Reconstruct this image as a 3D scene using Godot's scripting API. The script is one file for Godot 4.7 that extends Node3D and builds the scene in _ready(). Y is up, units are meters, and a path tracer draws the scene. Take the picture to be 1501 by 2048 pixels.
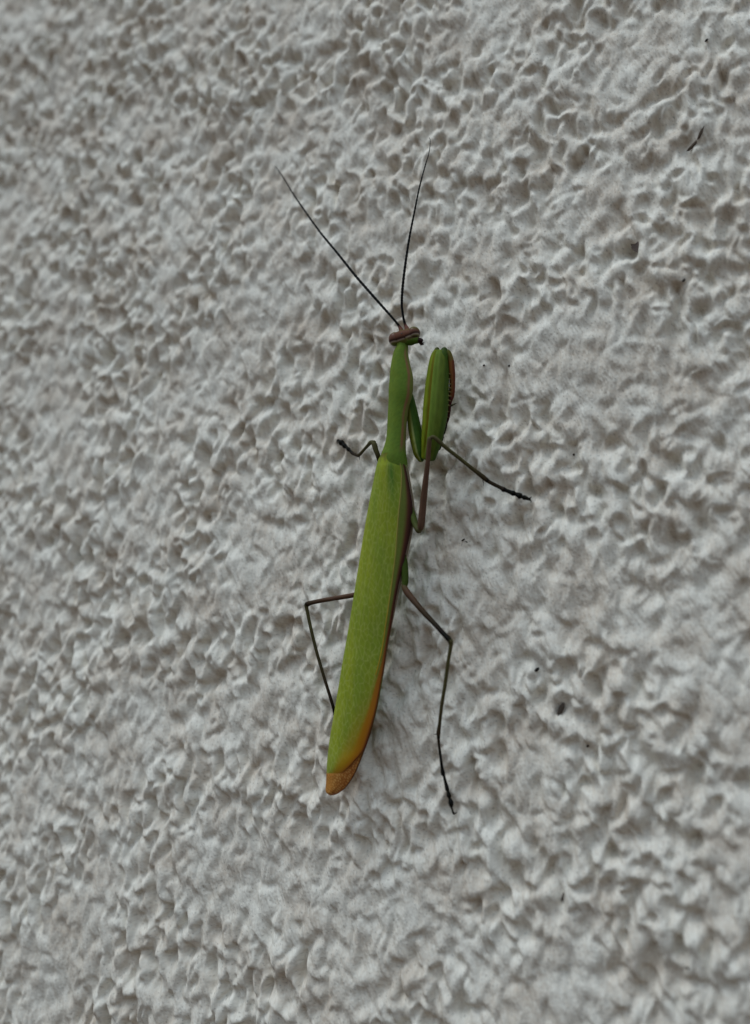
extends Node3D
# Close-up of a praying mantis climbing a white stucco wall. The wall is the plane z = 0, y is up; lengths below are millimetres unless said otherwise.

const MM := 0.001
const COARSE := 1.0      # spacing of the wall's grid, times the fine one

var wall_y: PackedFloat32Array
var wall_x: PackedFloat32Array
var wall_h: PackedFloat32Array
var noises := {}


# ------------------------------------------------------------------ helpers
func tag(o: Node3D, label: String, category: String, group := "", kind := "") -> Node3D:
	if label: o.set_meta("label", label)
	if category: o.set_meta("category", category)
	if group: o.set_meta("group", group)
	if kind: o.set_meta("kind", kind)
	return o


func noise(s: int, freq: float, fractal := FastNoiseLite.FRACTAL_NONE, octaves := 1, gain := 0.5) -> FastNoiseLite:
	var n := FastNoiseLite.new()
	n.seed = s
	n.noise_type = FastNoiseLite.TYPE_SIMPLEX_SMOOTH
	n.frequency = freq
	n.fractal_type = fractal
	n.fractal_octaves = octaves
	n.fractal_gain = gain
	return n


func paint(rough: float, specular := 0.5) -> StandardMaterial3D:
	var m := StandardMaterial3D.new()
	m.vertex_color_use_as_albedo = true
	m.roughness = rough
	m.metallic_specular = specular
	return m


# A mesh under construction: indexed triangles with linear vertex colours; normals are averaged over the faces.
class Build:
	var v := PackedVector3Array()
	var c := PackedColorArray()
	var i := PackedInt32Array()

	func grid(first: int, rows: int, cols: int, closed: bool) -> void:
		for r in rows - 1:
			for k in (cols if closed else cols - 1):
				var a := first + r * cols + k
				var b := first + r * cols + (k + 1) % cols
				i.append_array([a, b, a + cols, b, b + cols, a + cols])

	func mesh() -> ArrayMesh:
		var n := PackedVector3Array()
		n.resize(v.size())
		for t in range(0, i.size(), 3):
			var f := (v[i[t + 2]] - v[i[t]]).cross(v[i[t + 1]] - v[i[t]])
			n[i[t]] += f
			n[i[t + 1]] += f
			n[i[t + 2]] += f
		var scaled := v.duplicate()
		for k in v.size():
			n[k] = n[k].normalized() if n[k].length_squared() > 0.0 else Vector3.BACK
			scaled[k] = v[k] * 0.001
		var a := []
		a.resize(Mesh.ARRAY_MAX)
		a[Mesh.ARRAY_VERTEX] = scaled
		a[Mesh.ARRAY_NORMAL] = n
		a[Mesh.ARRAY_COLOR] = c
		a[Mesh.ARRAY_INDEX] = i
		var m := ArrayMesh.new()
		m.add_surface_from_arrays(Mesh.PRIMITIVE_TRIANGLES, a)
		return m


func place(b: Build, called: String, m: Material, parent: Node3D) -> MeshInstance3D:
	var o := MeshInstance3D.new()
	o.name = called
	o.mesh = b.mesh()
	o.material_override = m
	o.cast_shadow = GeometryInstance3D.SHADOW_CASTING_SETTING_ON
	parent.add_child(o, true)
	return o


func cubic(a: float, b: float, c: float, d: float, t: float) -> float:
	return b + 0.5 * t * (c - a + t * (2.0 * a - 5.0 * b + 4.0 * c - d + t * (3.0 * (b - c) + d - a)))


# Rows of numbers, resampled along a Catmull-Rom curve.
func curve(rows: Array, steps: int) -> Array:
	var out := []
	for k in rows.size() - 1:
		for s in steps:
			out.append(mix_rows(rows, k, float(s) / steps))
	out.append(rows[-1].duplicate())
	return out


func mix_rows(rows: Array, k: int, t: float) -> Array:
	var a: Array = rows[maxi(k - 1, 0)]
	var b: Array = rows[k]
	var c: Array = rows[k + 1]
	var d: Array = rows[mini(k + 2, rows.size() - 1)]
	var r := []
	for j in b.size():
		r.append(cubic(a[j], b[j], c[j], d[j], t))
	return r


# A closed tube through rows of [x, y, z, half width, half thickness]; its width lies across the path, along the wall. look(t, angle, point) gives the colour, form(t, angle) scales the section.
func loft(b: Build, rows: Array, steps: int, sides: int, look: Callable, form = null, facing := Vector3.BACK, ends := 1.0) -> void:
	var path := curve(rows, steps)
	var first := b.v.size()
	var n := path.size()
	var rings := []
	for k in n:
		var here := Vector3(path[k][0], path[k][1], path[k][2])
		var q = path[mini(k + 1, n - 1)]
		var p = path[maxi(k - 1, 0)]
		var along := (Vector3(q[0], q[1], q[2]) - Vector3(p[0], p[1], p[2])).normalized()
		var w: float = path[k][3]
		var h: float = path[k][4] if path[k].size() > 4 else w
		var t := float(k) / (n - 1)
		if k == 0 or k == n - 1:      # rounded ends
			var out := -1.0 if k == 0 else 1.0
			var cap := []
			for e in 4:
				var u := (e + 0.02) / 4.0
				var g := cos(asin(1.0 - u * u)) if e else 0.02
				cap.append([here + along * out * minf(w, h) * ends * (1.0 - u * u), along, w * g, h * g, t])
			cap.append([here, along, w, h, t])
			if k:
				cap.reverse()
			rings.append_array(cap)
		else:
			rings.append([here, along, w, h, t])
	for r in rings:
		var side: Vector3 = r[1].cross(facing).normalized()
		var up: Vector3 = side.cross(r[1]).normalized()
		for s in sides:
			var angle := TAU * s / sides
			var f: float = form.call(r[4], angle) if form != null else 1.0
			var at: Vector3 = r[0] + side * cos(angle) * r[2] * f + up * sin(angle) * r[3] * f
			b.v.append(at)
			b.c.append(look.call(r[4], angle, at))
	b.grid(first, rings.size(), sides, true)


func wider(rows: Array, by: float) -> Array:
	for r in rows:
		r[3] *= by
	return rows


func tube(b: Build, rows: Array, steps: int, sides: int, look: Callable) -> void:
	loft(b, rows, steps, sides, look)


# A closed surface round the points where field(p) < 0: surface nets on a grid.
func nets(b: Build, lo: Vector3, hi: Vector3, cell: float, field: Callable, look: Callable, put: Callable) -> void:
	var nx := int((hi.x - lo.x) / cell) + 2
	var ny := int((hi.y - lo.y) / cell) + 2
	var nz := int((hi.z - lo.z) / cell) + 2
	var val := PackedFloat32Array()
	val.resize(nx * ny * nz)
	for z in nz:
		for y in ny:
			for x in nx:
				val[(z * ny + y) * nx + x] = field.call(lo + Vector3(x, y, z) * cell)
	var id := {}
	var step := [1, nx, nx * ny]
	for z in nz - 1:
		for y in ny - 1:
			for x in nx - 1:
				var o := (z * ny + y) * nx + x
				var sum := Vector3.ZERO
				var count := 0
				for e in 12:
					var axis := e / 4
					var c1 := (e & 1)
					var c2 := (e >> 1) & 1
					var a := (axis + 1) % 3
					var d := (axis + 2) % 3
					var from: int = o + c1 * step[a] + c2 * step[d]
					var v0 := val[from]
					var v1 := val[from + step[axis]]
					if (v0 < 0.0) != (v1 < 0.0):
						var q := Vector3.ZERO
						q[a] = c1
						q[d] = c2
						q[axis] = v0 / (v0 - v1)
						sum += q
						count += 1
				if count:
					var p := lo + (Vector3(x, y, z) + sum / count) * cell
					id[o] = b.v.size()
					b.v.append(put.call(p))
					b.c.append(look.call(p))
	for o in id:
		for axis in 3:
			var inside := val[o] < 0.0
			if inside == (val[o + step[axis]] < 0.0):
				continue
			var a: int = step[(axis + 1) % 3]
			var d: int = step[(axis + 2) % 3]
			if not (id.has(o - a) and id.has(o - d) and id.has(o - a - d)):
				continue
			var q := [id[o - a - d], id[o - d], id[o], id[o - a]]
			b.i.append_array([q[0], q[2], q[1], q[0], q[3], q[2]] if inside else [q[0], q[1], q[2], q[0], q[2], q[3]])


# ------------------------------------------------------------------ the wall
func relief(x: float, y: float) -> float:
	var wide := clampf(x, -130.0, 130.0)      # the lumps grow coarser from one side to the other
	var wx: float = 1.0 * x - 0.0009 * wide * wide + 0.35 * noises.warp.get_noise_2d(x, y)
	var wy: float = 0.98 * y + 0.35 * noises.warp.get_noise_2d(x + 300.0, y)
	var calm := clampf(1.0 + 1.0 * noises.patch.get_noise_2d(x, y), 0.45, 1.4)
	var one: float = noises.bump.get_noise_2d(wx + 0.12 * wy, wy * 0.6)
	var two: float = noises.bump.get_noise_2d(wx + 400.0 - 0.06 * wy, wy * 0.6)
	var apart := one - two
	var lump := 0.5 * (one + two + sqrt(apart * apart + 0.03)) - 0.28      # lumps lap over each other with a crease between
	var flat := lump if lump < 0.0 else lump / (1.0 + 0.5 * lump)      # the roller has pressed the tops flat
	var h := 1.28 * calm * flat
	var pit: float = maxf(0.0, noises.pit.get_noise_2d(wx, wy * 0.75) - 0.0)
	h -= 1.1 * calm * pit * pit
	var r := 1.0 - absf(noises.crest.get_noise_2d(wx, wy * 0.35)) * 8.0
	h += 0.04 * calm * maxf(0.0, r)
	h += 0.7 * noises.broad.get_noise_2d(x, y)
	h += 0.09 * noises.streak.get_noise_2d(wx * 1.8 + 0.3 * y, y * 0.35)
	h += 0.04 * noises.grit.get_noise_2d(x, y)
	return h


func lines(lo: float, hi: float, first: float, last: float, reach: float) -> PackedFloat32Array:
	var out := PackedFloat32Array()
	var p := lo
	while p < hi:
		out.append(p)
		p += lerpf(first, last, (p - lo) / (hi - lo)) * COARSE
	var left := PackedFloat32Array()
	var gap := 0.3
	p = lo
	while p > -reach:
		p -= gap
		gap *= 1.25
		left.append(p)
	left.reverse()
	gap = 0.3
	p = out[-1]
	while p < reach:
		p += gap
		gap *= 1.25
		out.append(p)
	left.append_array(out)
	return left


func build_wall() -> void:
	noises = {
		"warp": noise(3, 0.2), "patch": noise(4, 0.045), "bump": noise(7, 0.32, FastNoiseLite.FRACTAL_FBM, 2, 0.22), "pit": noise(17, 0.36),
		"crest": noise(23, 0.10), "broad": noise(5, 0.03, FastNoiseLite.FRACTAL_FBM, 2), "streak": noise(9, 0.9, FastNoiseLite.FRACTAL_FBM, 2), "grit": noise(8, 2.2, FastNoiseLite.FRACTAL_FBM, 2),
		"stain": noise(31, 0.10, FastNoiseLite.FRACTAL_FBM, 4, 0.55), "fleck": noise(33, 1.4, FastNoiseLite.FRACTAL_FBM, 2),
	}
	wall_x = lines(-96.0, 66.0, 0.2, 0.13, 400.0)
	wall_y = lines(-84.0, 122.0, 0.13, 0.2, 400.0)
	var nx := wall_x.size()
	var ny := wall_y.size()
	wall_h.resize(nx * ny)
	var v := PackedVector3Array()
	var c := PackedColorArray()
	v.resize(nx * ny)
	c.resize(nx * ny)
	var grain := 17
	var clean := Color(0.78, 0.75, 0.675)
	var dirty := Color(0.54, 0.45, 0.36)
	for j in ny:
		var y := wall_y[j]
		for k in nx:
			var x := wall_x[k]
			var h := relief(x, y)
			var o := j * nx + k
			wall_h[o] = h
			v[o] = Vector3(x, y - 0.3 * h, h) * MM
			var s: float = 0.26 + 0.6 * noises.stain.get_noise_2d(x, y) + 0.3 * noises.fleck.get_noise_2d(x, y)
			var hair: float = noises.streak.get_noise_2d(x * 3.5 + 0.4 * noises.warp.get_noise_2d(x, y), y * 0.3)
			var dot := smoothstep(0.5, 0.62, noises.grit.get_noise_2d(x + 70.0, y))
			grain = (grain * 1103515245 + 12345) & 0x7fffffff
			c[o] = clean.lerp(dirty, clampf(s, 0.0, 1.0)) * (1.0 + 0.1 * hair) * (1.0 - 0.35 * dot) * (0.93 + 0.14 * (grain >> 8) / 8388607.0)
	var n := PackedVector3Array()
	n.resize(nx * ny)
	for j in ny:
		var j0 := maxi(j - 1, 0) * nx
		var j1 := mini(j + 1, ny - 1) * nx
		for k in nx:
			var du := v[j * nx + mini(k + 1, nx - 1)] - v[j * nx + maxi(k - 1, 0)]
			n[j * nx + k] = du.cross(v[j1 + k] - v[j0 + k]).normalized()
	var idx := PackedInt32Array()
	idx.resize((nx - 1) * (ny - 1) * 6)
	var w := 0
	for j in ny - 1:
		for k in nx - 1:
			var a := j * nx + k
			idx[w] = a
			idx[w + 1] = a + nx
			idx[w + 2] = a + 1
			idx[w + 3] = a + 1
			idx[w + 4] = a + nx
			idx[w + 5] = a + nx + 1
			w += 6
	var a := []
	a.resize(Mesh.ARRAY_MAX)
	a[Mesh.ARRAY_VERTEX] = v
	a[Mesh.ARRAY_NORMAL] = n
	a[Mesh.ARRAY_COLOR] = c
	a[Mesh.ARRAY_INDEX] = idx
	var mesh := ArrayMesh.new()
	mesh.add_surface_from_arrays(Mesh.PRIMITIVE_TRIANGLES, a)
	var o := MeshInstance3D.new()
	o.name = "wall"
	o.mesh = mesh
	o.material_override = paint(0.85, 0.35)
	add_child(o, true)
	tag(o, "rough off-white stucco wall of lumpy roller-stippled plaster", "wall", "", "structure")


# Height of the wall's surface there, its sagging lumps included.
func surface(x: float, y: float) -> float:
	var h := relief(x, y)
	for k in 4:
		h = relief(x, y + 0.3 * h)
	return h


# ------------------------------------------------------------------ the mantis
func leg_look(colors: Array) -> Callable:      # [[t, colour], ...] along the leg
	return func(t: float, _angle: float, at: Vector3) -> Color:
		var k := 0
		while k < colors.size() - 2 and t > colors[k + 1][0]:
			k += 1
		var c: Color = colors[k][1].lerp(colors[k + 1][1], clampf((t - colors[k][0]) / maxf(1e-4, colors[k + 1][0] - colors[k][0]), 0.0, 1.0))
		return c * (1.0 + 0.25 * noises.fleck.get_noise_3dv(at * 1.5))


func build_mantis() -> void:
	var green := Color(0.06, 0.12, 0.014)
	var olive := Color(0.08, 0.072, 0.03)
	var purple := Color(0.10, 0.054, 0.034)
	var umber := Color(0.045, 0.03, 0.017)
	var black := Color(0.005, 0.0045, 0.004)
	var root := Node3D.new()
	root.name = "praying_mantis"
	add_child(root)
	tag(root, "green praying mantis with folded brown-edged wings climbing the stucco wall", "insect")
	var b := Build.new()

	# prothorax, with its pale flange and pink stripe on the right
	var pro := [[7.30, 22.54, 6.30, 0.811, 0.648], [7.35, 22.00, 6.30, 0.913, 0.730], [7.15, 21.21, 6.30, 1.102, 0.826], [7.03, 19.99, 6.20, 1.352, 0.946], [7.03, 18.53, 6.10, 1.619, 1.052], [7.06, 17.44, 6.00, 1.771, 1.098], [6.94, 15.93, 5.90, 1.848, 1.146], [6.77, 14.87, 5.80, 1.748, 1.119], [6.48, 13.61, 5.70, 1.551, 1.055], [6.28, 12.19, 5.60, 1.485, 1.069], [6.09, 10.41, 5.50, 1.421, 1.066], [5.90, 8.78, 5.40, 1.463, 1.170], [5.67, 7.45, 5.30, 1.669, 1.336], [5.45, 6.26, 5.20, 1.965, 1.474], [5.25, 4.61, 4.90, 2.147, 1.503], [4.61, 1.17, 4.40, 2.221, 1.555], [3.65, -3.72, 4.20, 2.288, 1.602], [2.22, -9.97, 4.00, 2.371, 1.541], [0.59, -16.84, 3.60, 2.194, 1.317], [-0.99, -23.67, 3.20, 2.053, 1.129], [-2.69, -29.79, 2.80, 1.800, 0.900], [-3.63, -33.18, 2.60, 1.124, 0.562]]
	var look := func(t: float, angle: float, at: Vector3) -> Color:
		var side := -cos(angle)
		var n: float = noises.fleck.get_noise_3dv(at * 0.6)
		var c: Color = Color(0.115, 0.195, 0.028).lerp(Color(0.155, 0.215, 0.025), clampf(0.3 - 0.5 * side + n * 0.4, 0.0, 1.0)) * (1.0 + 0.2 * noises.fleck.get_noise_3dv(at * 2.0))
		if t < 0.62 and sin(angle) > -0.25:
			var s := 0.79 + 0.03 * sin(t * 40.0)
			var fade := smoothstep(0.03, 0.10, t) * smoothstep(0.60, 0.54, t)
			c = c.lerp(Color(0.25, 0.125, 0.065), 0.9 * fade * smoothstep(s - 0.09, s, side) * smoothstep(s + 0.18, s + 0.08, side))
			c = c.lerp(Color(0.19, 0.19, 0.055), fade * smoothstep(0.9, 0.99, side))
		return c
	var keel := func(_t: float, angle: float) -> float:
		return 1.0 + 0.05 * exp(-pow((angle - PI / 2.0) / 0.25, 2.0))
	loft(b, pro, 6, 40, look, keel)

	# walking legs: each one tube from the body to its claws, bent at the joints
	var foot := [[0.0, olive], [0.3, umber], [0.5, black], [1.0, black]]
	# middle leg, right
	tube(b, wider([[6.74, 1.40, 4.00, 0.420], [7.73, -1.59, 4.20, 0.417], [8.49, -3.50, 4.60, 0.414], [9.03, -4.29, 4.80, 0.446]], 1.06), 5, 14, leg_look([[0.0, green], [1.0, olive]]))
	tube(b, wider([[9.17, -4.37, 4.80, 0.274], [9.46, -3.66, 5.00, 0.463], [9.87, -1.44, 5.30, 0.463], [10.50, 1.53, 5.90, 0.394], [11.24, 4.68, 6.60, 0.308], [11.62, 6.94, 7.00, 0.307], [11.75, 7.75, 7.10, 0.307]], 1.06), 5, 14, leg_look([[0.0, olive], [0.12, purple], [0.8, purple], [1.0, olive]]))
	tube(b, wider([[11.71, 7.68, 7.10, 0.239], [12.19, 8.00, 7.00, 0.239], [12.62, 7.71, 6.80, 0.273], [13.64, 6.61, 5.90, 0.256], [15.11, 5.22, 4.50, 0.240], [16.49, 3.89, 3.20, 0.257], [17.69, 2.78, 2.20, 0.309], [18.08, 2.38, 1.90, 0.275]], 1.06), 5, 12, leg_look([[0.0, black], [0.1, olive], [0.6, olive], [0.9, umber], [1.0, black]]))
	tube(b, wider([[17.94, 2.46, 1.90, 0.241], [18.69, 1.95, 1.60, 0.223], [19.87, 1.26, 1.30, 0.240], [20.20, 1.02, 1.25, 0.325], [20.54, 0.86, 1.20, 0.222], [21.21, 0.53, 1.10, 0.273], [21.49, 0.40, 1.10, 0.341], [21.74, 0.29, 1.00, 0.238], [22.16, 0.11, 1.00, 0.306], [22.44, -0.06, 1.00, 0.374], [22.72, -0.19, 1.00, 0.204], [23.00, -0.32, 1.00, 0.305], [23.44, -0.53, 1.10, 0.203], [23.79, -0.70, 1.10, 0.135]], 1.14), 4, 10, leg_look([[0.0, umber], [0.3, black], [1.0, black]]))
	tube(b, wider([[23.58, -0.61, 1.10, 0.135], [23.83, -0.48, 1.00, 0.088], [23.92, -0.27, 0.80, 0.047]], 1.06), 3, 8, leg_look([[0.0, black], [1.0, black]]))
	tube(b, wider([[23.58, -0.61, 1.10, 0.135], [23.89, -0.83, 1.00, 0.088], [23.86, -1.04, 0.70, 0.047]], 1.06), 3, 8, leg_look([[0.0, black], [1.0, black]]))
	tube(b, wider([[17.51, 2.68, 2.10, 0.103], [17.39, 2.23, 1.60, 0.048], [17.31, 1.88, 1.30, 0.028]], 1.06), 2, 6, leg_look([[0.0, umber], [1.0, black]]))
	# middle leg, left
	tube(b, wider([[3.59, 4.96, 4.20, 0.355], [2.90, 6.31, 4.40, 0.320], [2.78, 7.11, 4.80, 0.320], [2.56, 7.90, 5.00, 0.356], [2.37, 8.64, 5.10, 0.374], [2.13, 8.96, 5.10, 0.285]], 1.06), 5, 12, leg_look([[0.0, green], [0.3, umber], [0.5, olive], [1.0, olive]]))
	tube(b, wider([[2.29, 8.94, 5.10, 0.321], [1.71, 9.06, 4.90, 0.286], [1.12, 8.87, 4.50, 0.233], [0.03, 8.56, 3.60, 0.199], [-0.95, 8.27, 2.80, 0.219], [-1.61, 8.13, 2.30, 0.220]], 1.06), 5, 12, leg_look([[0.0, olive], [0.6, olive], [1.0, umber]]))
	tube(b, wider([[-1.52, 8.12, 2.30, 0.201], [-2.34, 8.48, 2.00, 0.184], [-2.86, 8.82, 1.80, 0.221], [-3.29, 9.23, 1.60, 0.185], [-3.68, 9.57, 1.50, 0.278], [-3.99, 9.90, 1.40, 0.204], [-4.38, 10.20, 1.30, 0.335], [-4.63, 10.47, 1.30, 0.261], [-4.94, 10.76, 1.20, 0.392], [-5.19, 10.95, 1.20, 0.336], [-5.41, 11.17, 1.20, 0.168], [-5.63, 11.34, 1.10, 0.127]], 1.14), 4, 10, leg_look([[0.0, umber], [0.25, black], [1.0, black]]))
	tube(b, wider([[-5.36, 11.12, 1.20, 0.150], [-5.67, 11.34, 1.10, 0.112], [-5.90, 11.19, 0.90, 0.090], [-5.87, 10.90, 0.80, 0.053]], 1.06), 3, 8, leg_look([[0.0, black], [1.0, black]]))
	tube(b, wider([[-1.44, 8.22, 2.30, 0.110], [-1.60, 7.89, 1.90, 0.055], [-1.79, 7.69, 1.70, 0.029]], 1.06), 2, 6, leg_look([[0.0, umber], [1.0, black]]))
	# hind leg, right
	tube(b, wider([[4.55, -3.01, 3.80, 0.421], [5.92, -5.97, 3.80, 0.452], [6.40, -8.83, 3.90, 0.484], [6.58, -10.95, 4.00, 0.447], [6.47, -11.86, 4.10, 0.378]], 1.06), 5, 14, leg_look([[0.0, Color(0.03, 0.06, 0.008)], [1.0, Color(0.05, 0.075, 0.012)]]))
	tube(b, wider([[6.36, -11.50, 4.10, 0.310], [6.67, -12.23, 4.20, 0.412], [7.23, -13.03, 4.30, 0.427], [8.35, -14.28, 4.50, 0.391], [9.80, -15.80, 4.80, 0.354], [11.36, -17.31, 5.10, 0.317], [12.76, -18.72, 5.40, 0.314], [13.43, -19.35, 5.50, 0.346], [13.77, -19.76, 5.50, 0.313]], 1.06), 5, 14, leg_look([[0.0, olive], [0.2, purple], [0.5, umber], [0.75, black], [0.92, black], [1.0, olive]]))
	tube(b, wider([[13.57, -19.55, 5.50, 0.296], [13.73, -20.01, 5.40, 0.280], [13.61, -20.52, 5.20, 0.237], [12.94, -22.75, 4.60, 0.231], [12.18, -25.31, 3.80, 0.232], [11.39, -27.90, 3.10, 0.216], [10.82, -30.17, 2.50, 0.217], [10.46, -31.48, 2.10, 0.267], [10.41, -32.06, 2.00, 0.217]], 1.06), 5, 12, leg_look([[0.0, umber], [0.15, olive], [0.5, olive], [0.9, umber], [1.0, black]]))
	tube(b, wider([[10.41, -31.93, 2.00, 0.217], [10.35, -32.72, 1.80, 0.167], [10.49, -34.87, 1.50, 0.167], [10.57, -36.04, 1.30, 0.183], [10.66, -36.82, 1.20, 0.266], [10.80, -37.14, 1.20, 0.166], [10.99, -38.04, 1.10, 0.199], [11.15, -38.81, 1.00, 0.249], [11.26, -39.06, 1.00, 0.182], [11.39, -39.70, 1.00, 0.281], [11.46, -39.95, 1.00, 0.165], [11.63, -40.46, 1.00, 0.314], [11.69, -40.90, 1.00, 0.264], [11.76, -41.22, 1.00, 0.115], [11.92, -41.78, 1.00, 0.115]], 1.14), 4, 10, leg_look([[0.0, umber], [0.15, black], [1.0, black]]))
	tube(b, wider([[11.89, -41.72, 1.00, 0.115], [12.13, -41.91, 0.90, 0.086], [12.37, -41.76, 0.70, 0.053]], 1.06), 3, 8, leg_look([[0.0, black], [1.0, black]]))
	tube(b, wider([[11.89, -41.72, 1.00, 0.115], [11.95, -42.02, 0.80, 0.079], [11.94, -42.07, 0.60, 0.046]], 1.06), 3, 8, leg_look([[0.0, black], [1.0, black]]))
	tube(b, wider([[10.35, -31.61, 2.10, 0.100], [9.97, -31.71, 1.90, 0.047], [9.68, -31.71, 1.80, 0.027]], 1.06), 2, 6, leg_look([[0.0, umber], [1.0, black]]))
	# hind leg, left
	tube(b, wider([[2.59, -7.84, 3.80, 0.455], [1.19, -10.93, 3.80, 0.420], [0.15, -12.30, 3.90, 0.350]], 1.06), 4, 12, leg_look([[0.0, green], [1.0, olive]]))
	tube(b, wider([[0.46, -12.17, 3.90, 0.315], [-1.48, -12.61, 4.10, 0.334], [-3.39, -12.86, 4.40, 0.318], [-5.58, -13.14, 4.80, 0.301], [-7.43, -13.43, 5.10, 0.302], [-8.11, -13.62, 5.20, 0.356], [-8.35, -13.75, 5.20, 0.285]], 1.06), 4, 12, leg_look([[0.0, purple], [0.45, purple], [0.75, umber], [0.95, black], [1.0, olive]]))
	tube(b, wider([[-8.11, -13.55, 5.20, 0.285], [-8.36, -13.88, 5.10, 0.285], [-8.29, -14.59, 5.00, 0.231], [-7.90, -17.59, 4.30, 0.220], [-7.25, -21.09, 3.50, 0.213], [-6.38, -24.58, 2.80, 0.205], [-5.71, -27.29, 2.20, 0.219], [-5.49, -28.25, 2.00, 0.211]], 1.06), 4, 12, leg_look([[0.0, black], [0.1, olive], [0.4, olive], [0.75, umber], [1.0, black]]))
	tube(b, wider([[-5.53, -28.11, 2.00, 0.194], [-5.40, -29.43, 1.70, 0.176], [-4.99, -31.15, 1.40, 0.193], [-4.66, -32.52, 1.10, 0.246], [-4.47, -33.34, 1.00, 0.246]], 1.06), 4, 10, leg_look([[0.0, black], [1.0, black]]))

	# right foreleg: coxa, grooved femur, folded tibia and tarsus
	var coxa_look := func(t: float, angle: float, at: Vector3) -> Color:
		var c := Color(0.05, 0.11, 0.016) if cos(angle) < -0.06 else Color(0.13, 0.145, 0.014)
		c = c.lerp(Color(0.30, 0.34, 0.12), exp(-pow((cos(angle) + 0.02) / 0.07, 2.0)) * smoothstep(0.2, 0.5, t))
		return c * (1.0 + 0.3 * noises.fleck.get_noise_3dv(at))
	loft(b, [[6.77, 17.21, 4.00, 0.537], [7.46, 14.86, 4.00, 0.677], [7.98, 11.82, 4.00, 0.886], [8.35, 9.57, 4.00, 0.952], [8.64, 7.85, 4.00, 0.879], [8.82, 6.76, 3.90, 0.772], [8.99, 6.11, 3.80, 0.526]], 5, 24, coxa_look)
	var femur := [[10.30, 5.86, 4.20, 0.975], [10.59, 6.64, 4.40, 1.149], [11.00, 7.96, 4.70, 1.391], [11.36, 9.52, 4.90, 1.564], [11.69, 11.40, 5.00, 1.723], [11.95, 13.52, 5.10, 1.743], [12.13, 15.69, 5.10, 1.678], [12.31, 17.65, 5.10, 1.559], [12.40, 19.15, 5.00, 1.422], [12.49, 20.28, 4.90, 1.232], [12.58, 20.86, 4.90, 1.021]]
	var groove := func(t: float, angle: float) -> float:
		var c := cos(angle)
		var s := 1.0
		if sin(angle) > 0.0:
			s -= 0.19 * exp(-pow((c + 0.22) / 0.13, 2.0)) * smoothstep(0.02, 0.2, t)
			s -= 0.08 * exp(-pow((c - 0.30) / 0.12, 2.0)) * smoothstep(0.1, 0.3, t)
		return s
	var femur_look := func(t: float, angle: float, at: Vector3) -> Color:
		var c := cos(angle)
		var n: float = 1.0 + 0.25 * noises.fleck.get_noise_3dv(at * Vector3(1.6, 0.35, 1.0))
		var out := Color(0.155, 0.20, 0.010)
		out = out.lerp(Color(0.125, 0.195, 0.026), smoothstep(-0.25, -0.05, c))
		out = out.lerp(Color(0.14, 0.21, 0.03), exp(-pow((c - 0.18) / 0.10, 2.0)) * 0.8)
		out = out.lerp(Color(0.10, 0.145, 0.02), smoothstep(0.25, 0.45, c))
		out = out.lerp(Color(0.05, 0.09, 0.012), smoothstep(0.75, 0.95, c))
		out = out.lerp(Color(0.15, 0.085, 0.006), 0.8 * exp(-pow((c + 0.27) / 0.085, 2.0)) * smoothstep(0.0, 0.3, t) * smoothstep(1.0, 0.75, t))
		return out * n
	loft(b, femur, 6, 72, femur_look, groove, Vector3.BACK, 0.3)
	# the two knobs at the knee
	tube(b, [[12.00, 19.56, 5.30, 0.527], [12.13, 20.57, 5.30, 0.545], [12.25, 21.22, 5.20, 0.370]], 4, 14, leg_look([[0.0, Color(0.11, 0.16, 0.012)], [1.0, Color(0.06, 0.07, 0.015)]]))
	tube(b, [[12.98, 19.32, 5.10, 0.736], [13.14, 20.40, 5.10, 0.702], [13.26, 21.04, 5.00, 0.457]], 4, 14, leg_look([[0.0, Color(0.055, 0.12, 0.014)], [1.0, Color(0.04, 0.065, 0.015)]]))
	tube(b, [[13.18, 21.02, 4.80, 0.352], [13.67, 20.67, 4.70, 0.457], [13.99, 19.91, 4.60, 0.421], [14.09, 19.19, 4.50, 0.386]], 4, 12, leg_look([[0.0, Color(0.06, 0.10, 0.015)], [1.0, Color(0.16, 0.09, 0.025)]]))
	var shin := func(t: float, angle: float, _at: Vector3) -> Color:
		var c := Color(0.19, 0.075, 0.018).lerp(Color(0.11, 0.03, 0.012), smoothstep(0.1, 0.8, cos(angle)))
		c = c.lerp(Color(0.02, 0.012, 0.01), smoothstep(0.2, -0.5, cos(angle)) * smoothstep(0.2, 0.6, t))
		return c.lerp(Color(0.10, 0.03, 0.02), smoothstep(0.7, 1.0, t))
	loft(b, [[13.92, 20.29, 4.60, 0.281], [14.06, 19.49, 4.50, 0.421], [14.11, 18.33, 4.40, 0.455], [14.12, 17.03, 4.30, 0.437], [14.06, 15.75, 4.20, 0.419], [13.89, 14.63, 4.10, 0.419], [13.65, 13.82, 4.00, 0.279], [13.49, 13.11, 4.00, 0.175]], 5, 16, func(t: float, angle: float, at: Vector3) -> Color: return shin.call(t, PI - angle, at))
	tube(b, [[13.81, 14.18, 4.20, 0.279], [13.61, 13.39, 4.00, 0.227], [13.44, 12.42, 3.90, 0.209], [13.11, 11.36, 3.70, 0.227], [12.88, 10.83, 3.60, 0.147], [12.68, 10.23, 3.50, 0.210], [12.32, 9.53, 3.30, 0.210], [12.16, 9.36, 3.20, 0.147], [11.96, 8.83, 3.10, 0.228], [11.80, 8.37, 3.00, 0.158], [11.64, 7.83, 2.90, 0.175], [11.44, 7.44, 2.80, 0.140], [11.21, 7.39, 2.70, 0.084], [10.90, 7.56, 2.60, 0.056]], 4, 10, leg_look([[0.0, Color(0.08, 0.02, 0.015)], [0.4, black], [1.0, black]]))
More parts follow.
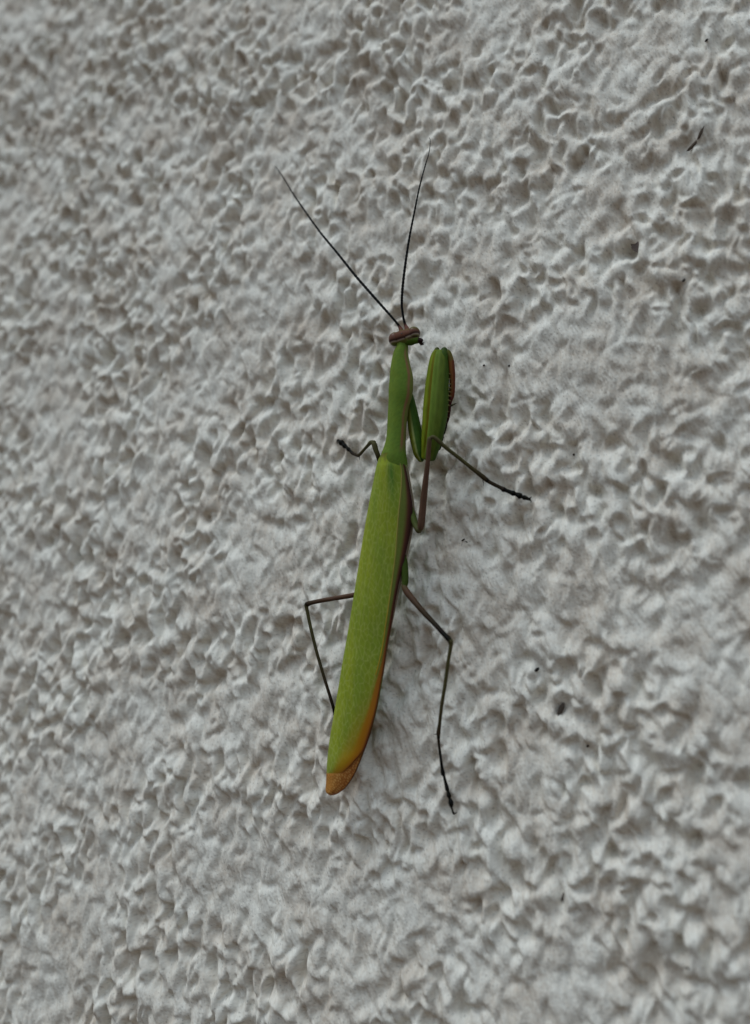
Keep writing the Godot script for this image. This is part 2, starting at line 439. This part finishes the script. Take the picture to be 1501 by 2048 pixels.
	head(b, root)
	var skin := paint(0.6, 0.22)
	place(b, "body", skin, root)

	# spines along the inner edge of the foreleg, and the claw of its tibia
	var spine_at := [[13.81, 17.55, 4.90, 0.157], [13.84, 16.81, 4.90, 0.157], [13.86, 16.08, 4.90, 0.174], [13.88, 15.49, 4.90, 0.174], [13.85, 14.91, 4.90, 0.156], [13.83, 14.33, 4.90, 0.174], [13.77, 13.68, 4.90, 0.174], [13.63, 13.01, 4.80, 0.191], [13.47, 12.16, 4.80, 0.173], [13.27, 11.42, 4.70, 0.174], [13.03, 10.68, 4.60, 0.191], [12.74, 9.81, 4.50, 0.174], [12.30, 8.84, 4.30, 0.191], [11.95, 8.04, 4.20, 0.191]]
	for k in spine_at.size():
		var s := Build.new()
		var p: Array = spine_at[k]
		var r: float = p[3]
		tube(s, [[p[0] - 0.25, p[1] + 0.03, p[2], r * 0.8], [p[0] + 0.05, p[1] - 0.05, p[2], r * 0.55], [p[0] + 0.42, p[1] - 0.22, p[2] - 0.1, r * 0.12]], 3, 8, leg_look([[0.0, Color(0.24, 0.22, 0.08)], [0.6, Color(0.22, 0.18, 0.07)], [1.0, black]]))
		place(s, "spine", skin, root)
	var claw := Build.new()
	tube(claw, [[13.56, 13.10, 4.00, 0.175], [13.94, 13.16, 4.00, 0.126], [14.32, 13.29, 4.00, 0.091], [14.58, 13.36, 4.00, 0.042]], 4, 8, leg_look([[0.0, black], [0.5, olive], [1.0, umber]]))
	place(claw, "spine", skin, root)

	antennae(root, skin)
	wings(root)


# The head, its face turned to the right; own axes: x from eye to eye, y to the crown, z away from the wall.
func head(b: Build, root: Node3D) -> void:
	var at := Vector3(7.83, 23.54, 6.50)
	var turn := Basis(Vector3.BACK, deg_to_rad(3.0))
	var ball := func(p: Vector3, c: Vector3, r: Vector3) -> float:
		var q := (p - c) / r
		return (q.length() - 1.0) * minf(r.x, minf(r.y, r.z))
	var rod := func(p: Vector3, a: Vector3, e: Vector3, ra: float, re: float) -> float:
		var t := clampf((p - a).dot(e - a) / (e - a).length_squared(), 0.0, 1.0)
		return (p - a.lerp(e, t)).length() - lerpf(ra, re, t)
	var field := func(p: Vector3) -> float:
		var d: float = ball.call(p, Vector3(0.0, -0.06, 0.05), Vector3(2.15, 1.0, 0.95))
		var list := [rod.call(p, Vector3(-1.2, -0.78, -0.1), Vector3(0.9, -0.92, -0.1), 0.40, 0.58), rod.call(p, Vector3(0.9, -0.80, 0.0), Vector3(2.45, -1.15, -0.1), 0.70, 0.32)]
		for e in list:
			var h := clampf(0.5 + 0.5 * (e - d) / 0.22, 0.0, 1.0)
			d = lerpf(e, d, h) - 0.22 * h * (1.0 - h)
		return d
	var look := func(p: Vector3) -> Color:
		var line := -0.70 + 0.03 * p.x if p.x < 0.5 else -0.60 + 0.20 * (p.x - 0.5)
		var d := p.y - line
		var c := Color(0.14, 0.14, 0.035)
		c = c.lerp(Color(0.065, 0.12, 0.015), smoothstep(-0.1, -0.7, d))
		if d > 0.0:
			c = Color(0.04, 0.016, 0.012).lerp(Color(0.125, 0.050, 0.028), smoothstep(0.15, 0.55, d))
			c = c.lerp(Color(0.085, 0.10, 0.02), 0.8 * smoothstep(0.95, 1.6, d + 0.2 * absf(p.x) - 0.2 + 0.12 * p.x))
		elif p.x > 0.6:
			c = c.lerp(Color(0.06, 0.03, 0.02), exp(-pow((d + 0.28) / 0.13, 2.0)) * smoothstep(0.6, 0.9, p.x) * smoothstep(2.3, 2.0, p.x))
		c = c.lerp(Color(0.40, 0.32, 0.26), 0.9 * exp(-pow(d / 0.085, 2.0)) * smoothstep(0.1, 0.3, absf(p.x - 0.4) + 0.12))
		c = c.lerp(Color(0.03, 0.015, 0.012), smoothstep(2.25, 2.45, p.x - 0.2 * p.y))
		return c
	var put := func(p: Vector3) -> Vector3: return at + turn * p
	nets(b, Vector3(-2.4, -2.0, -1.3), Vector3(3.1, 1.2, 1.3), 0.08, field, look, put)
	for e in [[Vector3(-1.5, -0.12, 0.0), Vector3(0.90, 1.02, 0.97)], [Vector3(1.5, 0.12, 0.0), Vector3(0.86, 0.94, 0.97)]]:
		var c: Vector3 = e[0]
		var r: Vector3 = e[1]
		var eye := Build.new()
		nets(eye, c - r * 1.1, c + r * 1.1, 0.07, func(p: Vector3) -> float: return ball.call(p, c, r), look, put)
		place(eye, "eye", paint(0.4, 0.3), root)


func antennae(root: Node3D, skin: Material) -> void:
	var dark := Color(0.006, 0.005, 0.005)
	var base := leg_look([[0.0, Color(0.20, 0.20, 0.05)], [0.035, Color(0.22, 0.2, 0.06)], [0.06, Color(0.22, 0.10, 0.07)], [0.12, Color(0.12, 0.045, 0.035)], [0.17, dark], [1.0, dark]])
	var paths := [
		[[7.54, 24.13, 6.80, 0.319], [7.43, 24.56, 6.90, 0.266], [7.21, 25.02, 7.00, 0.178], [6.91, 25.49, 7.10, 0.149], [6.05, 26.66, 7.30, 0.153], [3.33, 30.17, 7.60, 0.173], [0.60, 33.71, 7.60, 0.168], [-2.78, 38.36, 7.30, 0.156], [-5.96, 42.60, 6.80, 0.144], [-9.65, 48.03, 6.00, 0.124], [-11.80, 51.29, 5.40, 0.102], [-13.97, 54.84, 4.80, 0.079], [-15.12, 56.57, 4.50, 0.064], [-15.72, 57.30, 4.40, 0.048]],
		[[8.47, 23.96, 6.80, 0.389], [8.37, 24.47, 6.90, 0.301], [8.18, 25.03, 7.00, 0.184], [8.04, 25.66, 7.10, 0.156], [7.94, 26.66, 7.30, 0.153], [7.89, 28.06, 7.50, 0.163], [8.15, 30.66, 7.70, 0.171], [8.63, 34.24, 7.70, 0.164], [9.10, 37.99, 7.40, 0.144], [9.72, 42.21, 6.90, 0.123], [10.28, 46.19, 6.30, 0.109], [10.93, 50.10, 5.50, 0.081], [11.31, 52.21, 5.00, 0.063], [11.37, 54.38, 4.60, 0.048], [11.15, 54.98, 4.50, 0.037]],
	]
	for p in paths:
		var b := Build.new()
		for row in p:
			row[3] *= 1.12
		loft(b, p, 22, 9, base, func(t: float, _a: float) -> float: return 1.0 + 0.13 * sin(t * 560.0) * smoothstep(0.12, 0.2, t))
		place(b, "antenna", skin, root)
	var knob := Build.new()
	tube(knob, [[10.21, 45.67, 6.40, 0.127], [10.17, 45.79, 6.50, 0.164], [10.17, 46.08, 6.40, 0.091]], 2, 8, leg_look([[0.0, dark], [1.0, dark]]))
	for o in [Vector3(7.35, 23.96, 7.15), Vector3(8.05, 23.98, 7.15), Vector3(7.85, 23.59, 7.40)]:
		var e := Build.new()
		nets(e, Vector3(-0.3, -0.3, -0.3), Vector3(0.3, 0.3, 0.3), 0.05, func(p: Vector3) -> float: return p.length() - 0.15, func(_p: Vector3) -> Color: return Color(0.02, 0.012, 0.008), func(p: Vector3) -> Vector3: return o + p)
		place(e, "simple_eye", paint(0.25, 0.5), root)
	var mouth := Build.new()
	for m in [[[10.09, 22.47, 6.30, 0.106], [10.36, 22.50, 6.30, 0.092], [10.48, 22.59, 6.30, 0.049]], [[10.12, 22.20, 6.20, 0.176], [10.43, 22.16, 6.20, 0.127], [10.70, 22.18, 6.20, 0.056]], [[10.16, 22.01, 6.10, 0.106], [10.42, 22.00, 6.10, 0.092], [10.62, 22.00, 6.10, 0.049]]]:
		tube(mouth, m, 3, 8, leg_look([[0.0, Color(0.06, 0.03, 0.02)], [1.0, dark]]))
	place(mouth, "mouthparts", skin, root)


# ------------------------------------------------------------------ the wings
# Rows: left edge, right edge, and how far across the yellow vein runs.
func wing(b: Build, rows: Array, lift: Callable, look: Callable, steps: int, cols: int, thick: float) -> void:
	var path := curve(rows, steps)
	var n := path.size()
	for face in 2:
		var first := b.v.size()
		for k in n:
			var p: Array = path[k]
			var t := float(k) / (n - 1)
			for j in cols:
				var u := float(j) / (cols - 1)
				var at := Vector3(p[0], p[1], p[2]).lerp(Vector3(p[3], p[4], p[5]), u)
				at.z += lift.call(t, u, at.y) - (thick * sin(PI * u) if face else 0.0)
				b.v.append(at)
				b.c.append(look.call(t, u, p[6], at))
		if face == 0:
			b.grid(first, n, cols, false)
		else:
			for r in n - 1:
				for j in cols - 1:
					var a := first + r * cols + j
					b.i.append_array([a, a + cols, a + 1, a + 1, a + cols, a + cols + 1])


func wings(root: Node3D) -> void:
	var cells := noise(51, 1.6)
	cells.noise_type = FastNoiseLite.TYPE_CELLULAR
	cells.cellular_return_type = FastNoiseLite.RETURN_DISTANCE2_SUB
	var long_streak := noise(53, 0.5, FastNoiseLite.FRACTAL_FBM, 2)
	var haze := noise(52, 0.12, FastNoiseLite.FRACTAL_FBM, 3)
	var upper := [[3.93, 6.85, 5.90, 6.87, 6.50, 5.90, 0.947], [3.37, 6.24, 5.70, 7.13, 5.78, 5.80, 0.917], [3.08, 5.57, 5.60, 7.26, 5.09, 5.60, 0.889], [2.85, 4.72, 5.60, 7.47, 4.25, 5.40, 0.885], [2.25, 2.27, 5.50, 7.81, 1.80, 5.00, 0.827], [1.58, -0.53, 5.40, 8.07, -1.01, 4.70, 0.757], [0.86, -3.66, 5.20, 7.69, -4.12, 4.50, 0.763], [0.14, -7.14, 5.00, 6.83, -7.54, 4.40, 0.818], [-0.58, -10.60, 4.80, 5.89, -10.94, 4.30, 0.862], [-1.30, -14.05, 4.60, 5.07, -14.34, 4.20, 0.888], [-1.97, -17.15, 4.40, 4.36, -17.38, 4.00, 0.899], [-2.53, -19.54, 4.20, 3.77, -19.75, 3.90, 0.916], [-3.12, -22.29, 4.10, 3.26, -22.45, 3.80, 0.893], [-3.71, -25.02, 3.90, 2.68, -25.13, 3.70, 0.845], [-4.46, -28.43, 3.70, 1.86, -28.48, 3.50, 0.789], [-5.20, -31.83, 3.50, 0.70, -31.82, 3.30, 0.710], [-5.55, -33.86, 3.40, -0.15, -33.82, 3.20, 0.662], [-5.78, -35.22, 3.25, -1.25, -35.16, 3.43, 0.649], [-5.87, -36.23, 3.20, -2.32, -36.16, 3.58, 0.651], [-5.89, -36.90, 3.18, -3.30, -36.84, 3.62, 0.669], [-5.86, -37.30, 3.20, -4.50, -37.26, 3.55, 0.733], [-5.68, -37.49, 3.30, -5.36, -37.48, 3.40, 0.714]]
	var lower := [[4.16, 6.66, 5.40, 7.07, 6.29, 5.50, 0.892], [3.10, 5.64, 5.30, 7.28, 5.16, 5.30, 0.852], [2.86, 4.79, 5.30, 7.52, 4.33, 5.00, 0.839], [2.26, 2.33, 5.20, 7.78, 1.91, 4.50, 0.795], [1.54, -0.45, 5.00, 8.06, -0.91, 4.20, 0.728], [0.86, -3.61, 4.90, 7.70, -4.03, 4.00, 0.734], [0.14, -7.09, 4.70, 6.83, -7.46, 3.90, 0.787], [-0.58, -10.56, 4.50, 5.89, -10.88, 3.80, 0.830], [-1.29, -14.02, 4.30, 5.08, -14.31, 3.90, 0.865], [-2.53, -19.52, 3.90, 3.74, -19.72, 3.60, 0.910], [-3.71, -25.01, 3.60, 2.65, -25.12, 3.40, 0.862], [-4.46, -28.42, 3.40, 1.83, -28.47, 3.20, 0.842], [-5.21, -31.83, 3.20, 0.70, -31.82, 3.00, 0.761], [-5.75, -34.21, 3.10, -0.30, -34.16, 2.90, 0.664], [-5.96, -36.23, 3.10, -1.21, -36.17, 2.90, 0.583], [-6.01, -37.37, 3.10, -1.82, -37.30, 2.90, 0.565], [-6.11, -38.32, 3.00, -2.51, -38.25, 2.90, 0.511], [-6.15, -39.06, 3.00, -3.20, -38.99, 2.90, 0.481], [-6.06, -39.52, 3.00, -3.89, -39.47, 2.90, 0.474], [-5.74, -39.81, 3.00, -4.51, -39.79, 2.90, 0.455], [-5.39, -39.94, 3.00, -4.98, -39.93, 2.90, 0.500]]
	var arch := func(y: float, u: float) -> float:
		var s := sin(PI * pow(u, 0.85))
		return 1.25 * lerpf(1.0, 0.55, clampf((8.0 - y) / 50.0, 0.0, 1.0)) * pow(maxf(s, 0.0), 0.75)
	var veins := func(at: Vector3, across: float) -> float:      # 1 on the fine net of veins
		var d: float = cells.get_noise_2d(at.x * across + at.y * 0.18, at.y * 0.55) + 1.0
		return smoothstep(0.22, 0.0, d)
	var top_look := func(t: float, u: float, v: float, at: Vector3) -> Color:
		var n: float = haze.get_noise_2d(at.x * 3.0, at.y * 0.5)
		var f: float = noises.fleck.get_noise_2d(at.x * 1.5, at.y * 0.5)
		var c := Color(0.275, 0.325, 0.02).lerp(Color(0.205, 0.28, 0.026), clampf(0.45 + 0.9 * n + smoothstep(0.35, 0.75, u) * 0.45, 0.0, 1.0))
		c = c.lerp(Color(0.27, 0.325, 0.055), smoothstep(0.62, 0.9, t) * 0.45)
		c = c.lerp(Color(0.05, 0.16, 0.025), 0.75 * exp(-pow((u - 0.60) / 0.10, 2.0)) * exp(-pow((t - 0.16) / 0.07, 2.0)))
		c = c.lerp(Color(0.40, 0.44, 0.12), veins.call(at, 1.0) * (0.28 + 0.25 * t) * smoothstep(0.08, 0.2, t))
		c *= 1.0 + 0.13 * f + 0.07 * long_streak.get_noise_2d(u * 26.0, t * 3.0)
		var k := (u - v) / maxf(0.02, 1.0 - v)      # 0 at the vein, 1 at the rim
		var low := smoothstep(0.42, 0.7, t)
		if k > 0.0:
			c = c.lerp(Color(0.11, 0.14, 0.03), (1.0 - low) * 0.8)
			var rim := Color(0.04, 0.013, 0.008).lerp(Color(0.13, 0.032, 0.012), smoothstep(0.35, 0.6, t))
			c = c.lerp(Color(0.10, 0.035, 0.02).lerp(Color(0.40, 0.145, 0.012), low), smoothstep(lerpf(0.35, 0.0, low), lerpf(0.75, 0.5, low), k))
			c = c.lerp(rim, smoothstep(lerpf(0.62, 0.78, low), lerpf(0.92, 1.0, low), k))
		var warm := smoothstep(0.58, 0.85, t)      # the orange flush along the rear of the rim
		c = c.lerp(Color(0.42, 0.24, 0.010), warm * 0.9 * smoothstep(v - 0.34, v + 0.02, u) * (1.0 - smoothstep(0.3, 0.9, k)))
		c = c.lerp(Color(0.34, 0.29, 0.06), 0.6 * exp(-pow((u - v) / 0.018, 2.0)) * smoothstep(0.02, 0.08, t) * smoothstep(0.85, 0.6, t))
		for ray in [0.16, 0.36, 0.80]:
			c = c.lerp(Color(0.33, 0.36, 0.08), 0.35 * exp(-pow((u - lerpf(v * 0.55, v * ray, smoothstep(0.0, 0.55, t)) - 0.05) / 0.012, 2.0)) * smoothstep(0.05, 0.12, t) * smoothstep(0.75, 0.35, t))
		c = c.lerp(Color(0.27, 0.27, 0.12), 0.7 * smoothstep(0.02, 0.0, u))
		c = c.lerp(Color(0.16, 0.12, 0.035).lerp(Color(0.085, 0.12, 0.018), 0.5 + noises.fleck.get_noise_2d(at.x, at.y)), 0.75 * smoothstep(0.10, 0.0, t + 0.05 * noises.fleck.get_noise_2d(at.x * 0.7, at.y * 0.5)))
		c = c.lerp(Color(0.44, 0.20, 0.03), 0.95 * smoothstep(0.84, 1.0, t + 0.10 * (u - 0.5)))
		return c
	var b := Build.new()
	var over := func(t: float, u: float, y: float) -> float: return arch.call(y, u) * lerpf(0.68, 1.0, smoothstep(0.0, 0.16, t)) * lerpf(1.0, 0.05, smoothstep(0.78, 1.0, t))
	wing(b, upper, over, top_look, 16, 110, 0.12)
	var skin := paint(0.55, 0.28)
	place(b, "forewing", skin, root)
	# the long yellow vein stands a little proud of the wing
	var path := curve(upper, 4)
	var ridge := []
	for k in range(8, path.size() - 34):
		var p: Array = path[k]
		var t := float(k) / (path.size() - 1)
		var u: float = p[6]
		var at := Vector3(p[0], p[1], p[2]).lerp(Vector3(p[3], p[4], p[5]), u)
		ridge.append([at.x, at.y, at.z + over.call(t, u, at.y), 0.075, 0.07])
	var vein := Build.new()
	tube(vein, ridge, 1, 8, leg_look([[0.0, Color(0.30, 0.27, 0.08)], [0.5, Color(0.32, 0.29, 0.06)], [0.8, Color(0.40, 0.28, 0.025)], [1.0, Color(0.40, 0.25, 0.015)]]))
	place(vein, "vein", skin, root.get_node("forewing"))
	var low_look := func(t: float, u: float, _v: float, at: Vector3) -> Color:
		var c := Color(0.14, 0.2, 0.03)
		c = c.lerp(Color(0.36, 0.29, 0.21), smoothstep(0.955, 0.975, u) * smoothstep(0.52, 0.36, t))
		c = c.lerp(Color(0.10, 0.03, 0.012), smoothstep(0.965, 0.99, u) * smoothstep(0.45, 0.62, t))
		var orange := smoothstep(0.60, 0.68, t)
		var d0: float = cells.get_noise_2d(at.x * 2.0 + at.y * 0.7, at.y * 1.5) + 1.0
		var net: float = smoothstep(0.2, 0.0, d0)
		var tip := Color(0.46, 0.20, 0.04).lerp(Color(0.38, 0.125, 0.028), smoothstep(0.3, 0.9, u))
		var d: float = cells.get_noise_2d(at.x * 2.0 + at.y * 0.7, at.y * 1.5) + 1.0
		tip = tip.lerp(Color(0.60, 0.38, 0.13), 0.45 * smoothstep(0.25, 0.5, d) * smoothstep(0.25, 0.5, u))
		tip = tip.lerp(Color(0.14, 0.06, 0.015), net * 0.6)
		var rim := maxf(smoothstep(0.95, 0.99, u), smoothstep(0.975, 1.0, t))
		tip = tip.lerp(Color(0.045, 0.02, 0.012), rim * 0.9)
		return c.lerp(tip, orange)
	var lower_build := Build.new()
	var under := func(t: float, u: float, y: float) -> float: return arch.call(y, u) * lerpf(0.68, 1.0, smoothstep(0.0, 0.16, t)) * lerpf(1.0, 0.4, smoothstep(0.9, 1.0, t)) - 0.06
	wing(lower_build, lower, under, low_look, 16, 110, 0.1)
	var under_wing := place(lower_build, "forewing", skin, root)
	# its pale front margin shows as a thin line outside the dark band
	var low_path := curve(lower, 4)
	var pale := []
	for k in range(5, 40):
		var p: Array = low_path[k]
		pale.append([p[3] + 0.03, p[4], p[5] + 0.02, 0.075 * smoothstep(40.0, 26.0, k) + 0.01, 0.07])
	var margin := Build.new()
	tube(margin, pale, 1, 8, leg_look([[0.0, Color(0.34, 0.28, 0.17)], [0.6, Color(0.36, 0.28, 0.20)], [1.0, Color(0.22, 0.12, 0.07)]]))
	place(margin, "pale_margin", skin, under_wing)


# ------------------------------------------------------------------ small things caught on the wall
# An irregular pellet of that length, width and thickness, turned that way in the plane of the wall.
func pellet(called: String, label: String, category: String, where: Vector3, size: Vector3, turn: float, color: Color, s: int, group := "", tilt := 0.0) -> void:
	var o := Node3D.new()
	o.name = called
	add_child(o, true)
	o.position = Vector3(where.x, where.y, surface(where.x, where.y) + size.z * 0.45) * MM
	tag(o, label, category, group)
	var b := Build.new()
	var n := noise(s, 0.9)
	var basis := Basis(Vector3.BACK, turn) * Basis(Vector3.RIGHT, tilt)
	var rows := 15
	for r in rows:
		var lat := PI * (float(r) / (rows - 1) - 0.5)
		for k in 22:
			var lon := TAU * k / 22.0
			var d := Vector3(sin(lat), cos(lat) * cos(lon), cos(lat) * sin(lon))
			var bump := 1.0 + 0.3 * n.get_noise_3dv(d * 1.4 + Vector3.ONE * s)
			b.v.append(basis * (Vector3(d.x, d.y, d.z) * size * 0.5 * bump))
			b.c.append(color * (1.0 + 0.5 * n.get_noise_3dv(d * 4.0)))
	b.grid(0, rows, 22, true)
	var piece := place(b, "shell", paint(0.7, 0.3), o)
	piece.position = Vector3.ZERO


func build_specks() -> void:
	var black := Color(0.012, 0.010, 0.009)
	var brown := Color(0.07, 0.05, 0.035)
	pellet("seed", "flat brown oval seed stuck below the black crumb", "seed", Vector3(26.50, -28.57, 0.50), Vector3(2.1, 0.66, 0.6), deg_to_rad(66.0), Color(0.085, 0.068, 0.055), 1)
	pellet("crumb", "black angular crumb lodged in a hollow above the brown seed", "crumb", Vector3(23.54, -23.39, 0.50), Vector3(0.85, 0.38, 0.4), deg_to_rad(28.0), black, 2)
	pellet("dead_leaf_scrap", "dark brown leaf scrap in a hollow at the upper right", "leaf scrap", Vector3(39.81, 33.33, 0.00), Vector3(2.2, 1.3, 0.2), deg_to_rad(-40.0), Color(0.14, 0.11, 0.095), 3)
	pellet("twig", "thin dark bent twig end in a crease near the top right corner", "twig", Vector3(49.07, 47.46, 0.40), Vector3(1.9, 0.38, 0.4), deg_to_rad(62.0), brown, 4)
	pellet("twig", "thin grey-brown twig running down left from the bent twig end", "twig", Vector3(47.94, 46.33, 0.30), Vector3(2.2, 0.42, 0.4), deg_to_rad(42.0), Color(0.10, 0.075, 0.055), 14)
	var spots := [
		[Vector3(45.63, 26.91, 0.30), 0.5, 0.3, 40.0, "black speck below the brown leaf scrap, the larger one there"],
		[Vector3(17.47, 19.66, 0.30), 0.32, 0.26, 10.0, "round black dot right of the folded foreleg's tip"], [Vector3(20.89, 19.33, 0.30), 0.28, 0.2, 60.0, "smaller black dot of the pair right of the folded foreleg"],
		[Vector3(50.67, 61.45, 0.30), 0.5, 0.26, 35.0, "black oblong speck near the top right corner"],
		[Vector3(13.57, -5.20, 0.50), 0.55, 0.2, 30.0, "dark slanted fleck on the bump beside the middle leg's knee"], [Vector3(14.09, -5.52, 0.50), 0.35, 0.16, -35.0, "short dark fleck crossing the bump by the middle leg's knee"],
		[Vector3(29.84, -33.13, 0.30), 0.4, 0.3, 20.0, "black dot at the foot of the hollow below the brown seed"], [Vector3(40.83, -58.43, 0.30), 0.7, 0.25, -10.0, "dark fleck under a ledge near the bottom right"],
		[Vector3(29.46, 5.45, 0.30), 0.3, 0.3, 70.0, "dark dot above right of the middle foot"], [Vector3(25.86, -51.64, 0.20), 1.2, 0.22, 72.0, "dark thin sliver in a crease at the lower right"],
	]
	for k in spots.size():
		var p: Array = spots[k]
		pellet("dirt_speck", p[4], "speck", p[0], Vector3(p[1], p[2], minf(p[2], 0.25)), deg_to_rad(p[3]), Color(0.03, 0.025, 0.02) if k < 8 else brown, 20 + k, "dirt specks on the stucco")


func _ready() -> void:
	# camera
	var camera := Camera3D.new()
	camera.name = "camera"
	add_child(camera)
	camera.look_at_from_position(Vector3(0.06432, -0.03119, 0.13187), Vector3.ZERO)
	camera.fov = 53.0
	camera.near = 0.01
	camera.far = 3.0
	camera.current = true
	var lens := CameraAttributesPhysical.new()
	lens.frustum_focal_length = 6.5
	lens.exposure_aperture = 2.2
	lens.frustum_focus_distance = 0.146
	lens.frustum_near = 0.01
	lens.frustum_far = 3.0
	# overcast sky above, brownish ground below
	var env := Environment.new()
	var sky := ProceduralSkyMaterial.new()
	sky.sky_top_color = Color(0.53, 0.67, 0.81).linear_to_srgb()
	sky.sky_horizon_color = Color(0.47, 0.455, 0.43).linear_to_srgb()
	sky.sky_curve = 0.2
	sky.ground_bottom_color = Color(0.066, 0.045, 0.03).linear_to_srgb()
	sky.ground_horizon_color = Color(0.14, 0.102, 0.07).linear_to_srgb()
	env.background_mode = Environment.BG_SKY
	env.sky = Sky.new()
	env.sky.sky_material = sky
	env.tonemap_mode = Environment.TONE_MAPPER_LINEAR
	env.tonemap_exposure = 1.04
	env.sdfgi_enabled = true
	env.ssao_enabled = true
	env.ssil_enabled = true
	var around := WorldEnvironment.new()
	around.name = "environment"
	around.environment = env
	around.camera_attributes = lens
	add_child(around)
	var sun := DirectionalLight3D.new()
	sun.name = "sun"
	add_child(sun)
	sun.look_at_from_position(Vector3(-0.3, 1.0, 0.35), Vector3.ZERO)
	sun.light_energy = 0.45
	sun.light_color = Color(0.95, 0.98, 1.0)
	sun.light_angular_distance = 25.0
	sun.shadow_enabled = true
	build_wall()
	build_mantis()
	build_specks()
